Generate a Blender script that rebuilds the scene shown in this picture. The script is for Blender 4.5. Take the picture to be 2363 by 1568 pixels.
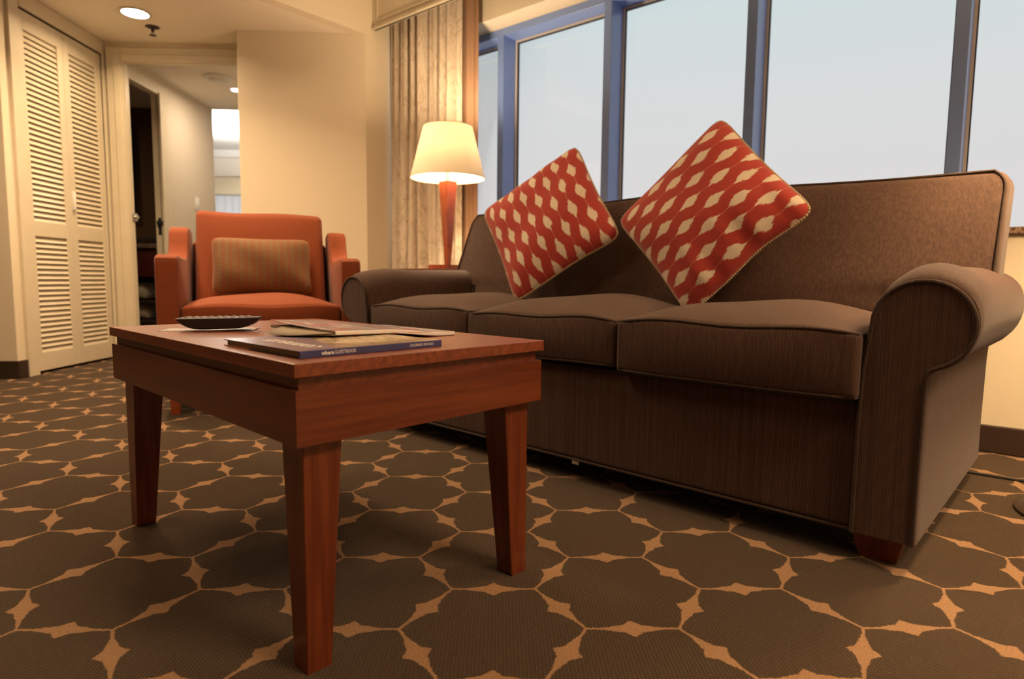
import bpy, bmesh, math, random
from mathutils import Vector, Matrix
random.seed(7)
PI = math.pi
C = bpy.context.scene.collection
for o in list(bpy.data.objects): bpy.data.objects.remove(o)

# ------------------------------------------------------------------ camera
F_PX, PITCH, ROLL, YAW, CAM_H = 1444.07, 0.0941707, -0.0102065, 0.698256, 0.60
def level_to_world(r, d, f):
    return Vector((r*math.cos(YAW)-f*math.sin(YAW), r*math.sin(YAW)+f*math.cos(YAW), -d))
cp, sp, cr, sr = math.cos(PITCH), math.sin(PITCH), math.cos(ROLL), math.sin(ROLL)
Rp = Matrix(((1,0,0),(0,cp,-sp),(0,sp,cp)))
Rr = Matrix(((cr,sr,0),(-sr,cr,0),(0,0,1)))
Mi = (Rr@Rp).transposed()
def cam_dir(v): return level_to_world(*(Mi@Vector(v)))
right, down, fwd = cam_dir((1,0,0)), cam_dir((0,1,0)), cam_dir((0,0,1))
cd = bpy.data.cameras.new('camera'); cam = bpy.data.objects.new('camera', cd); C.objects.link(cam)
m = Matrix.Identity(4)
for i in range(3):
    m[i][0] = right[i]; m[i][1] = -down[i]; m[i][2] = -fwd[i]
m[2][3] = CAM_H
cam.matrix_world = m
cd.sensor_width = 36; cd.lens = F_PX/2363*36; cd.clip_start = .02; cd.clip_end = 200
cd.dof.use_dof = True; cd.dof.focus_distance = 1.4; cd.dof.aperture_fstop = 3.6
bpy.context.scene.camera = cam

# ------------------------------------------------------------------ node builder
class NB:
    def __init__(s, mat):
        s.nt = mat.node_tree; s.nt.nodes.clear()
    def n(s, t, **k):
        nd = s.nt.nodes.new(t)
        for a, b in k.items(): setattr(nd, a, b)
        return nd
    def link(s, a, b): s.nt.links.new(a, b)
    def put(s, sock, v):
        if isinstance(v, bpy.types.NodeSocket): s.link(v, sock)
        else: sock.default_value = v
    def m(s, op, a, b=0.0, c=0.0):
        nd = s.n('ShaderNodeMath', operation=op)
        s.put(nd.inputs[0], a); s.put(nd.inputs[1], b); s.put(nd.inputs[2], c)
        return nd.outputs[0]
    def sm(s, x, lo, hi):
        nd = s.n('ShaderNodeMapRange', interpolation_type='SMOOTHSTEP')
        s.put(nd.inputs[0], x); s.put(nd.inputs[1], lo); s.put(nd.inputs[2], hi)
        return nd.outputs[0]
    def mix(s, f, a, b):
        nd = s.n('ShaderNodeMix', data_type='RGBA')
        s.put(nd.inputs[0], f)
        s.put(nd.inputs[6], a if isinstance(a, bpy.types.NodeSocket) else (*a, 1))
        s.put(nd.inputs[7], b if isinstance(b, bpy.types.NodeSocket) else (*b, 1))
        return nd.outputs[2]
    def coord(s, scale=(1,1,1), rot=(0,0,0), kind='Object', loc=(0,0,0)):
        tc = s.n('ShaderNodeTexCoord'); mp = s.n('ShaderNodeMapping')
        mp.inputs['Scale'].default_value = scale; mp.inputs['Rotation'].default_value = rot
        mp.inputs['Location'].default_value = loc
        s.link(tc.outputs[kind], mp.inputs[0]); return mp.outputs[0]
    def noise(s, vec, scale=5, detail=3, rough=.5, dist=0):
        nd = s.n('ShaderNodeTexNoise'); s.link(vec, nd.inputs['Vector'])
        nd.inputs['Scale'].default_value = scale; nd.inputs['Detail'].default_value = detail
        nd.inputs['Roughness'].default_value = rough; nd.inputs['Distortion'].default_value = dist
        return nd.outputs[0]
    def xyz(s, vec):
        nd = s.n('ShaderNodeSeparateXYZ'); s.link(vec, nd.inputs[0]); return nd.outputs
    def out(s, col, rough=.6, bump=None, bstr=.3, bdist=.002, spec=.5, metal=0, coat=0, sheen=0, trans=None):
        p = s.n('ShaderNodeBsdfPrincipled'); o = s.n('ShaderNodeOutputMaterial')
        s.put(p.inputs['Base Color'], col if isinstance(col, bpy.types.NodeSocket) else (*col, 1))
        s.put(p.inputs['Roughness'], rough); p.inputs['Specular IOR Level'].default_value = spec
        p.inputs['Metallic'].default_value = metal; p.inputs['Coat Weight'].default_value = coat
        p.inputs['Coat Roughness'].default_value = .12
        p.inputs['Sheen Weight'].default_value = sheen
        if bump is not None:
            b = s.n('ShaderNodeBump'); b.inputs['Strength'].default_value = bstr; b.inputs['Distance'].default_value = bdist
            s.link(bump, b.inputs['Height']); s.link(b.outputs[0], p.inputs['Normal'])
        if trans:
            t = s.n('ShaderNodeBsdfTranslucent'); s.put(t.inputs[0], col if isinstance(col, bpy.types.NodeSocket) else (*col, 1))
            mx = s.n('ShaderNodeMixShader'); mx.inputs[0].default_value = trans
            s.link(p.outputs[0], mx.inputs[1]); s.link(t.outputs[0], mx.inputs[2]); s.link(mx.outputs[0], o.inputs[0])
        else: s.link(p.outputs[0], o.inputs[0])
        return p
def mat(name):
    mm = bpy.data.materials.new(name); mm.use_nodes = True; return mm, NB(mm)
def plain(name, col, rough=.5, **k):
    mm, b = mat(name)
    v = b.noise(b.coord(), 12, 3)
    c = b.mix(v, tuple(x*.93 for x in col), tuple(min(1, x*1.06) for x in col))
    b.out(c, rough, **k); return mm

# ------------------------------------------------------------------ sky, lights, exposure
sc = bpy.context.scene
sc.view_settings.view_transform = 'Standard'; sc.view_settings.look = 'None'
sc.view_settings.gamma = 1; sc.view_settings.use_curve_mapping = False
sc.view_settings.exposure = 0.62
w = bpy.data.worlds.new('sky'); sc.world = w; w.use_nodes = True
wb = NB(w)
wz = wb.xyz(wb.coord(kind='Generated'))[2]
ramp = wb.n('ShaderNodeValToRGB'); wb.link(wb.m('MULTIPLY_ADD', wz, .5, .5), ramp.inputs[0])
cr_ = ramp.color_ramp
cr_.elements[0].position = 0; cr_.elements[0].color = (.62,.62,.63,1)
cr_.elements[1].position = 1; cr_.elements[1].color = (.30,.52,.80,1)
for p_, c_ in ((.50,(.76,.735,.73,1)), (.58,(.73,.72,.72,1)), (.63,(.715,.735,.74,1)), (.69,(.64,.735,.75,1)), (.8,(.45,.66,.83,1))):
    e_ = cr_.elements.new(p_); e_.color = c_
bg = wb.n('ShaderNodeBackground'); wo = wb.n('ShaderNodeOutputWorld')
wb.link(ramp.outputs[0], bg.inputs[0]); bg.inputs[1].default_value = .655; wb.link(bg.outputs[0], wo.inputs[0])
WARM = (1.0, .67, .38)
def area(name, loc, size, energy, col=WARM, rot=(0,0,0), sy=None, spread=PI):
    l = bpy.data.lights.new(name, 'AREA'); l.energy = energy; l.color = col; l.size = size; l.spread = spread
    if sy: l.shape = 'RECTANGLE'; l.size_y = sy
    else: l.shape = 'DISK'
    o = bpy.data.objects.new(name, l); C.objects.link(o); o.location = loc; o.rotation_euler = rot; return o
def dw0(e, d, z):
    a = math.radians(41.94); return (e*math.cos(a)-d*math.sin(a), e*math.sin(a)+d*math.cos(a), z)
def point(name, loc, energy, col=WARM, r=.04):
    l = bpy.data.lights.new(name, 'POINT'); l.energy = energy; l.color = col; l.shadow_soft_size = r
    o = bpy.data.objects.new(name, l); C.objects.link(o); o.location = loc; return o
area('bathroom_fill_light', dw0(-4.2,5.6,2.1), .3, 3)  # added weak fill so the bathroom interior is not black
area('unseen_ceiling_light', (-2.3, .1, 2.58), 1.0, 14, spread=2.4)
area('unseen_ceiling_light', (1.4, 1.1, 2.58), 1.0, 46, spread=2.4)
area('entry_fill_light', dw0(-1.95,3.25,2.225), .2, 17, spread=2.4)  # added unseen light for the front wall and closet, no fixture modelled
area('unseen_ceiling_light', (-2.9, 1.3, 2.58), .8, 15, spread=2.4)  # added out of view to brighten the front wall and armchair

# ------------------------------------------------------------------ object helpers
def setp(o, label=None, cat=None, group=None, kind=None):
    if label: o['label'] = label
    if cat: o['category'] = cat
    if group: o['group'] = group
    if kind: o['kind'] = kind
    return o
def empty(name, loc=(0,0,0), rz=0, **k):
    o = bpy.data.objects.new(name, None); C.objects.link(o); o.location = loc; o.rotation_euler = (0,0,rz)
    o.empty_display_size = .1
    return setp(o, **k)
def build(name, bm, material, parent=None, smooth=True, **k):
    bmesh.ops.recalc_face_normals(bm, faces=bm.faces)
    me = bpy.data.meshes.new(name); bm.to_mesh(me); bm.free()
    o = bpy.data.objects.new(name, me); C.objects.link(o)
    if material: me.materials.append(material)
    if smooth:
        for p in me.polygons: p.use_smooth = True
        try: me.set_sharp_from_angle(angle=math.radians(38))
        except Exception: pass
    if parent: o.parent = parent
    return setp(o, **k)
def box(bm, lo, hi, bev=0, seg=2):
    vs = [bm.verts.new((x, y, z)) for x in (lo[0], hi[0]) for y in (lo[1], hi[1]) for z in (lo[2], hi[2])]
    fs = [bm.faces.new([vs[i] for i in q]) for q in ((0,1,3,2),(4,6,7,5),(0,4,5,1),(2,3,7,6),(0,2,6,4),(1,5,7,3))]
    bmesh.ops.recalc_face_normals(bm, faces=fs)
    if bev:
        es = list({e for f in fs for e in f.edges})
        bmesh.ops.bevel(bm, geom=es, offset=bev, segments=seg, affect='EDGES', profile=.5)
    return bm
def NBM(): return bmesh.new()
def bx(lo, hi, bev=0, seg=2): return box(NBM(), lo, hi, bev, seg)
def tube(bm, pts, r, seg=8, closed=False, radii=None):
    P = [Vector(p) for p in pts]; n = len(P); rings = []
    up = Vector((0,0,1)); prev = None
    for i in range(n):
        a = P[(i-1) % n] if (closed or i > 0) else P[i]
        b = P[(i+1) % n] if (closed or i < n-1) else P[i]
        t = (b-a).normalized()
        if prev is None:
            ref = up if abs(t.z) < .9 else Vector((1,0,0))
            nrm = t.cross(ref).normalized()
        else:
            nrm = (prev - t*prev.dot(t)).normalized()
        prev = nrm; bi = t.cross(nrm); rr = radii[i] if radii else r
        rings.append([bm.verts.new(P[i]+(nrm*math.cos(2*PI*k/seg)+bi*math.sin(2*PI*k/seg))*rr) for k in range(seg)])
    for i in range(n if closed else n-1):
        A, B = rings[i], rings[(i+1) % n]
        for k in range(seg): bm.faces.new((A[k], A[(k+1) % seg], B[(k+1) % seg], B[k]))
    if not closed: bm.faces.new(rings[0][::-1]); bm.faces.new(rings[-1])
    return bm
def lathe(bm, prof, seg=48, cap=True, c=(0,0)):
    rings = [[bm.verts.new((c[0]+r*math.cos(2*PI*k/seg), c[1]+r*math.sin(2*PI*k/seg), z)) for k in range(seg)] for r, z in prof]
    for A, B in zip(rings, rings[1:]):
        for k in range(seg): bm.faces.new((A[k], A[(k+1) % seg], B[(k+1) % seg], B[k]))
    if cap: bm.faces.new(rings[0][::-1]); bm.faces.new(rings[-1])
    return bm
def prism(bm, poly, a0, a1, axis='z'):
    def P(p, a): return {'z': (p[0], p[1], a), 'y': (p[0], a, p[1]), 'x': (a, p[0], p[1])}[axis]
    A = [bm.verts.new(P(p, a0)) for p in poly]; B = [bm.verts.new(P(p, a1)) for p in poly]
    n = len(poly); bm.faces.new(A[::-1]); bm.faces.new(B)
    for i in range(n): bm.faces.new((A[i], A[(i+1) % n], B[(i+1) % n], B[i]))
    return bm
def samp(n, edge):
    # samples -1..1 denser near the ends
    e = [-1, -1+edge*.12, -1+edge*.35, -1+edge*.65, -1+edge]
    mid = [-1+edge+(2-2*edge)*i/n for i in range(1, n)]
    return e+mid+[-x for x in e[::-1]]
def rbox(size, r, n=(8,8,4), fn=None):
    """rounded box centred on origin; fn(p, q) deforms (q = unit cube coords)"""
    h = [s/2 for s in size]; bm = NBM(); cache = {}
    S = [samp(n[i], min(.9, r*1.2/h[i])) for i in range(3)]
    def V(q):
        k = tuple(round(x, 5) for x in q)
        if k in cache: return cache[k]
        p = Vector((q[0]*h[0], q[1]*h[1], q[2]*h[2]))
        inn = Vector([max(-(h[i]-r), min(h[i]-r, p[i])) for i in range(3)])
        d = p-inn
        if d.length > 1e-9: p = inn+d.normalized()*min(r, 1e9)
        if fn: p = Vector(fn(p, q))
        cache[k] = bm.verts.new(p); return cache[k]
    for ax in range(3):
        a, b = [(1,2),(2,0),(0,1)][ax]
        for sgn in (-1, 1):
            for i in range(len(S[a])-1):
                for j in range(len(S[b])-1):
                    q = []
                    for (ii, jj) in ((i,j),(i+1,j),(i+1,j+1),(i,j+1)):
                        c = [0,0,0]; c[ax] = sgn; c[a] = S[a][ii]; c[b] = S[b][jj]; q.append(V(c))
                    if len(set(q)) > 2:
                        try: bm.faces.new(q)
                        except ValueError: pass
    return bm

# ------------------------------------------------------------------ materials
def wall_mat(name, c1, c2, sc_=140):
    mm, b = mat(name)
    v = b.coord((1,1,1)); big = b.noise(v, 1.3, 2)
    fine = b.noise(b.coord((60,60,420)), 1.0, 4, .6)
    c = b.mix(big, c1, c2)
    c = b.mix(b.m('MULTIPLY', fine, .16), c, tuple(x*.72 for x in c1))
    b.out(c, .75, fine, .25, .0008, spec=.25); return mm
M_WALL = wall_mat('wall_vinyl', (.74,.66,.51), (.77,.69,.54))
M_CEIL = wall_mat('ceiling_paint', (.84,.77,.66), (.87,.80,.69))
M_TRIM = plain('cream_trim_paint', (.67,.60,.46), .42, spec=.4)
M_HALL = wall_mat('hall_wall_paint', (.66,.59,.48), (.69,.62,.51))
M_WHITE = plain('white_paint', (.80,.79,.77), .6)
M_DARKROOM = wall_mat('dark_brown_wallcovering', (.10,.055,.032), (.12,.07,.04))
M_BASE = plain('dark_brown_base', (.035,.020,.014), .45)
M_FRAME = plain('sky_tinted_window_frame', (.17,.27,.60), .30, spec=.6)  # blue of the sky light is put into the frame's base colour
M_GASKET = plain('pale_glazing_strip', (.55,.52,.48), .4)
M_METAL = plain('brushed_steel', (.6,.58,.55), .3, metal=1)
M_BLACK = plain('black_plastic', (.02,.02,.026), .35)
def wood_mat(name, dark, light, axis='x', rough=.28, coat=.2):
    mm, b = mat(name)
    s = {'x': (2.5,55,55), 'y': (55,2.5,55), 'z': (55,55,2.5)}[axis]
    g = b.noise(b.coord(s), 1.6, 5, .55, .1)
    pores = b.noise(b.coord(tuple(x*7 for x in s)), 1.4, 2, .5)
    patch = b.noise(b.coord((4,4,4)), 1.3, 2)
    c = b.mix(b.sm(g, .3, .72), dark, light)
    c = b.mix(b.m('MULTIPLY', b.sm(pores, .5, .8), .3), c, tuple(x*.45 for x in dark))
    c = b.mix(b.m('MULTIPLY', patch, .3), c, tuple(x*.7 for x in dark))
    b.out(c, b.m('MULTIPLY_ADD', g, .12, rough), pores, .12, .0005, spec=.5, coat=coat); return mm
CH_D, CH_L = (.105,.020,.007), (.185,.043,.012)
M_WX = wood_mat('cherry_wood_along_x', CH_D, CH_L, 'x')
M_WY = wood_mat('cherry_wood_along_y', CH_D, CH_L, 'y')
M_TOP = wood_mat('cherry_tabletop_wood', (.15,.031,.011), (.27,.066,.020), 'x', .36, .1)
M_WZ = wood_mat('cherry_wood_along_z', CH_D, CH_L, 'z')
M_LAMPW = wood_mat('lamp_cherry_wood', (.26,.045,.012), (.34,.07,.02), 'z', .22, .5)
def weave(name, dark, light, fleck, sx=520, sz=46, fs=.5):
    mm, b = mat(name)
    tc = b.n('ShaderNodeTexCoord')
    # vertical streaks on upright faces
    st = b.noise(b.coord((sx,sx,sz*.12)), .35, 3, .6)
    st2 = b.noise(b.coord((60,60,3)), 1.0, 3, .6)
    X, Y, Z = b.xyz(tc.outputs['Object'])
    u = b.m('MULTIPLY', b.m('ADD', X, Y), 1500.0); v_ = b.m('MULTIPLY', b.m('ADD', Z, b.m('MULTIPLY', Y, .6)), 1500.0)
    dots = b.m('MULTIPLY', b.m('SINE', b.m('ADD', u, v_)), b.m('SINE', b.m('SUBTRACT', b.m('MULTIPLY', v_, 1.0), b.m('MULTIPLY', u, .35))))
    d = b.sm(dots, .05, .8)
    c = b.mix(b.m('MULTIPLY_ADD', st2, .5, .25), dark, light)
    c = b.mix(b.m('MULTIPLY', b.m('MULTIPLY', d, b.sm(st, .25, .75)), fs), c, fleck)
    b.out(c, .82, b.m('ADD', dots, b.m('MULTIPLY', st, .4)), .3, .0006, spec=.2, sheen=.13); return mm
M_SOFA = weave('brown_sofa_weave', (.040,.020,.0145), (.062,.031,.022), (.23,.13,.085), fs=.9)
M_PIPE = weave('dark_brown_piping', (.030,.016,.012), (.045,.025,.017), (.15,.085,.05), fs=.4)
M_ORANGE = weave('burnt_orange_upholstery', (.205,.044,.012), (.24,.052,.015), (.32,.10,.032), fs=.3)

# carpet ---------------------------------------------------------------
def carpet():
    mm, b = mat('patterned_carpet')
    geo = b.n('ShaderNodeNewGeometry')
    X, Y, Z = b.xyz(geo.outputs['Position'])
    ragged = b.noise(b.coord((1,1,1)), 130, 2, .6)
    rag2 = b.noise(b.coord((1,1,1), loc=(3,1,5)), 120, 2, .6)
    LS, th = .2805, math.radians(71.3)
    ct, st = math.cos(th), math.sin(th)
    x = b.m('SUBTRACT', X, -.593); y = b.m('SUBTRACT', Y, 1.036)
    x = b.m('ADD', x, b.m('MULTIPLY', b.m('SUBTRACT', ragged, .5), .007))
    y = b.m('ADD', y, b.m('MULTIPLY', b.m('SUBTRACT', rag2, .5), .007))
    p = b.m('ADD', b.m('MULTIPLY', x, ct), b.m('MULTIPLY', y, st))
    q = b.m('SUBTRACT', b.m('MULTIPLY', y, ct), b.m('MULTIPLY', x, st))
    def wrap(v, s): # to -s/2..s/2
        t = b.m('DIVIDE', v, s); t = b.m('SUBTRACT', t, b.m('FLOOR', b.m('ADD', t, .5))); return b.m('MULTIPLY', t, s)
    H = LS*math.sqrt(3)
    ax, ay = wrap(p, LS), wrap(q, H)
    bx_, by = wrap(b.m('ADD', p, LS/2), LS), wrap(b.m('ADD', q, H/2), H)
    la = b.m('ADD', b.m('MULTIPLY', ax, ax), b.m('MULTIPLY', ay, ay))
    lb = b.m('ADD', b.m('MULTIPLY', bx_, bx_), b.m('MULTIPLY', by, by))
    sel = b.m('LESS_THAN', lb, la)
    def pick(a, c): return b.m('ADD', a, b.m('MULTIPLY', sel, b.m('SUBTRACT', c, a)))
    gx, gy = pick(ax, bx_), pick(ay, by)
    mask = None
    for k in range(3):
        a = math.radians(60*k); c_, s_ = math.cos(a), math.sin(a)
        dd = b.m('ABSOLUTE', b.m('ADD', b.m('MULTIPLY', gx, c_), b.m('MULTIPLY', gy, s_)))
        tt = b.m('ABSOLUTE', b.m('SUBTRACT', b.m('MULTIPLY', gy, c_), b.m('MULTIPLY', gx, s_)))
        w1 = b.sm(tt, .060, .010)
        w2 = b.m('MAXIMUM', b.m('SUBTRACT', 1.0, b.m('DIVIDE', tt, .016)), 0.0)
        wdt = b.m('ADD', b.m('ADD', .0028, b.m('MULTIPLY', w1, .0090)), b.m('MULTIPLY', w2, .014))
        val = b.m('SUBTRACT', wdt, b.m('SUBTRACT', LS/2, dd))
        mask = val if mask is None else b.m('MAXIMUM', mask, val)
    mk = b.sm(mask, -.0012, .0012)
    # ribs running along one lattice direction
    ra = math.radians(131.1); rx, ry = math.cos(ra), math.sin(ra)
    along = b.m('ADD', b.m('MULTIPLY', X, rx), b.m('MULTIPLY', Y, ry))
    across = b.m('SUBTRACT', b.m('MULTIPLY', Y, rx), b.m('MULTIPLY', X, ry))
    rib = b.m('MULTIPLY_ADD', b.m('SINE', b.m('MULTIPLY', across, 2*PI/.0062)), .5, .5)
    tuft = b.m('MULTIPLY_ADD', b.m('SINE', b.m('ADD', b.m('MULTIPLY', along, 2*PI/.0045), b.m('MULTIPLY', b.m('FLOOR', b.m('DIVIDE', across, .0062)), 2.1))), .5, .5)
    fuzz = b.noise(b.coord(), 900, 2, .6); blot = b.noise(b.coord(), 2.0, 3); speck = b.noise(b.coord(), 260, 2)
    dark = b.mix(blot, (.072,.046,.022), (.094,.056,.030))
    dark = b.mix(b.m('MULTIPLY', rib, .60), tuple([.040,.024,.013]), dark)
    dark = b.mix(b.m('ADD', b.m('MULTIPLY', rib, .6), .25), tuple([.042,.026,.014]), dark)
    dark = b.mix(b.m('MULTIPLY', b.sm(speck, .56, .72), .40), dark, (.16,.105,.06))
    tan = b.mix(b.sm(speck, .3, .7), (.24,.135,.068), (.34,.20,.105))
    col = b.mix(mk, dark, tan)
    hgt = b.m('ADD', b.m('ADD', b.m('MULTIPLY', b.m('MULTIPLY', rib, b.m('SUBTRACT', 1.0, mk)), 1.0), b.m('MULTIPLY', fuzz, .8)), b.m('MULTIPLY', tuft, .35))
    b.out(col, .95, hgt, .6, .0022, spec=.1, sheen=.1)
    return mm
M_CARPET = carpet()

# ------------------------------------------------------------------ structure
def struct(name, bm, m_, rz=0, parent=None, smooth=False, **k):
    o = build(name, bm, m_, parent, smooth=smooth, kind='structure' if not parent else None, **k)
    if not parent: o.rotation_euler = (0,0,rz)
    return o
DG = math.radians(41.94)          # the entry end of the room is turned by this angle
cD, sD = math.cos(DG), math.sin(DG)
def dw(e, d, z=0): return Vector((e*cD-d*sD, e*sD+d*cD, z))
bm = NBM()
prism(bm, [(-9.5,-3.2),(2.7,-3.2),(2.7,3.3),(-3.7,3.3),tuple(dw(-1.5,4.9)[:2]),tuple(dw(-1.5,6.42)[:2]),tuple(dw(-2.3,6.42)[:2]),tuple(dw(-2.3,10.7)[:2]),tuple(dw(-8.1,10.7)[:2]),tuple(dw(-8.1,5.5)[:2])], -.1, 0)
struct('floor', bm, M_CARPET)
XE = -3.583
struct('ceiling', bx((XE-.08,-3.1,2.62), (2.6,3.2,2.7)), M_CEIL)
low = [(XE-.08,-3.1), (XE-.08,3.2), tuple(dw(-1.5,4.76)[:2]), tuple(dw(-1.5,6.42)[:2]), tuple(dw(-5.6,6.42)[:2]), (-9.4,-3.1)]
bm = NBM(); prism(bm, low, 2.24, 2.32)
struct('ceiling', bm, M_CEIL)
struct('wall_fascia', bx((XE-.08,-3.1,2.24), (XE,2.705,2.62)), M_WALL)
struct('wall_end', bx((XE-.10,2.705,0), (XE,3.2,2.62)), M_WALL)
struct('wall_back', bx((-9.4,-3.12,0), (2.6,-3.0,2.62)), M_WALL)
struct('wall_right', bx((2.5,-3.0,0), (2.62,3.2,2.62)), M_WALL)
# entry end, drawn in its own turned frame
struct('wall_left', bx((-8.5,3.70,0), (-2.745,3.78,2.24), .004), M_WALL, DG)
bm = NBM()
box(bm, (-2.85,3.78,0), (-2.745,3.80,2.24)); box(bm, (-2.85,3.80,2.16), (-2.745,4.66,2.24))
struct('wall_closet', bm, M_WALL, DG)
bm = NBM()
box(bm, (-2.85,4.66,0), (-2.61,4.70,2.24)); box(bm, (-2.61,4.66,2.115), (-1.70,4.70,2.24)); box(bm, (-1.75,4.50,0), (-1.62,4.76,2.24))
struct('wall_entry', bm, M_WALL, DG)
struct('wall_front', bx((-1.71,4.403,0), (-.857,4.50,2.24), .002), M_WALL, DG)
# closet interior
bm = NBM()
box(bm, (-3.5,3.78,0), (-3.4,4.70,2.24)); box(bm, (-3.4,4.66,0), (-2.85,4.70,2.24))
struct('wall_closet_inside', bm, M_TRIM, DG)
# hall beyond
bm = NBM()
HE = -2.75
box(bm, (HE-.05,5.40,0), (HE,6.42,2.24)); box(bm, (HE-.05,4.70,2.10), (HE,5.40,2.24))
struct('wall_hall', bm, M_HALL, DG)
struct('wall_hall_right', bx((-1.62,4.76,0), (-1.5,6.42,2.24)), M_HALL, DG)
# bathroom
bm = NBM()
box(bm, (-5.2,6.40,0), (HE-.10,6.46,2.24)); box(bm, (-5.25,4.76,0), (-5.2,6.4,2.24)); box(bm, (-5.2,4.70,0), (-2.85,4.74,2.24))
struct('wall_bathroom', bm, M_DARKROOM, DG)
# bedroom beyond the hall
M_BEDWALL = wall_mat('bedroom_wall_paint', (.72,.70,.64), (.75,.73,.67))
bm = NBM()
box(bm, (-8,10.5,0), (-6.0,10.6,2.62)); box(bm, (-6.0,10.5,0), (-2.4,10.6,.5)); box(bm, (-6.0,10.5,2.2), (-2.4,10.6,2.62))
box(bm, (-8.1,6.46,0), (-8,10.5,2.62)); box(bm, (-2.4,6.42,0), (-2.3,10.5,2.62)); box(bm, (-8,6.42,0), (-5.2,6.46,2.62)); box(bm, (-2.4,6.42,0), (-1.5,6.46,2.62))
struct('wall_bedroom', bm, M_BEDWALL, DG)
struct('ceiling', bx((-8.1,6.42,2.62), (-2.3,10.6,2.70)), M_WHITE, DG)
struct('trim_6', bx((-8,6.36,2.32), (-1.5,6.42,2.62)), M_WHITE, DG)
# window wall
HZ = 2.198
struct('wall_window_low', bx((-2.70,2.81,0), (2.5,3.0,.779)), M_WALL)
struct('wall_window', bx((XE,2.98,HZ), (2.5,3.3,2.62)), M_WALL)
struct('wall_window_corner', bx((XE,3.0,0), (-2.70,3.12,.78)), M_WALL)
def granite():
    mm, b = mat('speckled_granite')
    n1 = b.noise(b.coord(), 120, 4, .7)
    b.out(b.mix(b.sm(n1, .4, .62), (.09,.05,.035), (.34,.24,.18)), .25, spec=.5); return mm
struct('window_sill', bx((-2.70,2.795,.779), (2.5,3.30,.803), .003), granite())
# baseboards
struct('baseboard_window', bx((-2.70,2.796,0), (2.5,2.81,.099), .004), M_BASE)
struct('baseboard_left', bx((-8.5,3.687,0), (-2.733,3.70,.105), .003), M_BASE, DG)
struct('baseboard_closet', bx((-2.745,3.69,0), (-2.733,3.765,.105), .003), M_BASE, DG)
struct('baseboard_front', bx((-1.72,4.390,0), (-.85,4.403,.105), .003), M_BASE, DG)
struct('baseboard_end', bx((XE,2.69,0), (XE+.012,3.0,.105), .003), M_BASE)
# ceiling moulding over the closet
def mould(e0, d0, e1, d1, name='trim_1'): pass
struct('trim_1', bx((-2.745,3.70,2.195), (-2.727,4.66,2.24), .006), M_TRIM, DG)
# closet casing
bm = NBM()
for lo, hi in (((-2.745,3.765,0), (-2.725,3.80,2.2)), ((-2.745,3.80,0), (-2.732,3.857,2.2)), ((-2.745,4.636,0), (-2.727,4.66,2.2)), ((-2.745,3.857,2.15), (-2.727,4.636,2.2))):
    box(bm, lo, hi, .003)
struct('trim_2', bm, M_TRIM, DG)
# entry door casing (stepped)
bm = NBM()
box(bm, (-2.712,4.640,0), (-2.60,4.66,2.20), .003); box(bm, (-2.660,4.630,0), (-2.612,4.645,2.15), .004)
box(bm, (-2.60,4.640,2.105), (-1.712,4.66,2.20), .003); box(bm, (-2.60,4.630,2.115), (-1.712,4.645,2.15), .004)
box(bm, (-2.610,4.655,0), (-2.595,4.705,2.105), .002); box(bm, (-2.595,4.655,2.100), (-1.75,4.705,2.115), .002)
struct('trim_3', bm, M_TRIM, DG)
# bathroom door casing in the hall
bm = NBM()
box(bm, (HE,5.37,0), (HE+.018,5.52,2.17), .003); box(bm, (HE,4.77,2.085), (HE+.018,5.37,2.17), .003); box(bm, (HE,5.37,0), (HE+.03,5.42,2.10), .003)
box(bm, (HE-.05,5.385,0), (HE,5.405,2.10)); box(bm, (HE-.05,4.72,2.085), (HE,5.385,2.10))
struct('trim_4', bm, M_TRIM, DG)

# closet bifold door -----------------------------------------------------
door = empty('door_1', dw(-2.745,3.857), DG, kind='structure')
D0, LW = 0.003, .3865
slat_me = None
for li in range(2):
    y0 = D0+li*(LW+.003); y1 = y0+LW
    a0, a1 = (y0+.047, y1-.054) if li == 0 else (y0+.054, y1-.062)
    bm = NBM(); X0, X1 = -.034, -.004
    for (ya, yb, za, zb) in ((y0,a0,.018,2.142),(a1,y1,.018,2.142),(a0,a1,.018,.128),(a0,a1,.838,.925),(a0,a1,2.036,2.142)):
        box(bm, (X0,ya,za), (X1,yb,zb), .0015, 1)
    box(bm, (X0,a0,.126), (X0+.003,a1,2.04))
    leaf = build('door_leaf', bm, M_TRIM, door, smooth=False)
    W = a1-a0+.004
    me = bpy.data.meshes.new('slat'); b2 = NBM()
    prism(b2, [(-.012,.0195), (-.009,.021), (.0105,-.0155), (.0065,-.0175)], -W/2, W/2, 'y')
    bmesh.ops.recalc_face_normals(b2, faces=b2.faces); b2.to_mesh(me); b2.free(); me.materials.append(M_TRIM)
    for (z0, z1, n) in ((.130,.836,22), (.927,2.034,34)):
        for k in range(n):
            z = z0+(z1-z0)*(k+.5)/n
            s = bpy.data.objects.new('slat', me); C.objects.link(s); s.parent = leaf; s.location = (-.016, (a0+a1)/2, z)
    if li == 1:
        b3 = NBM(); box(b3, (-.004,y0+.008,1.03), (.014,y0+.026,1.15), .004); build('handle', b3, plain('clear_acrylic_pull', (.85,.84,.80), .15), leaf, label='small pale pull on the louvred door')
struct('trim_5', bx((-2.79,3.857,2.142), (-2.765,4.636,2.165)), M_BASE, DG)

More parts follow.
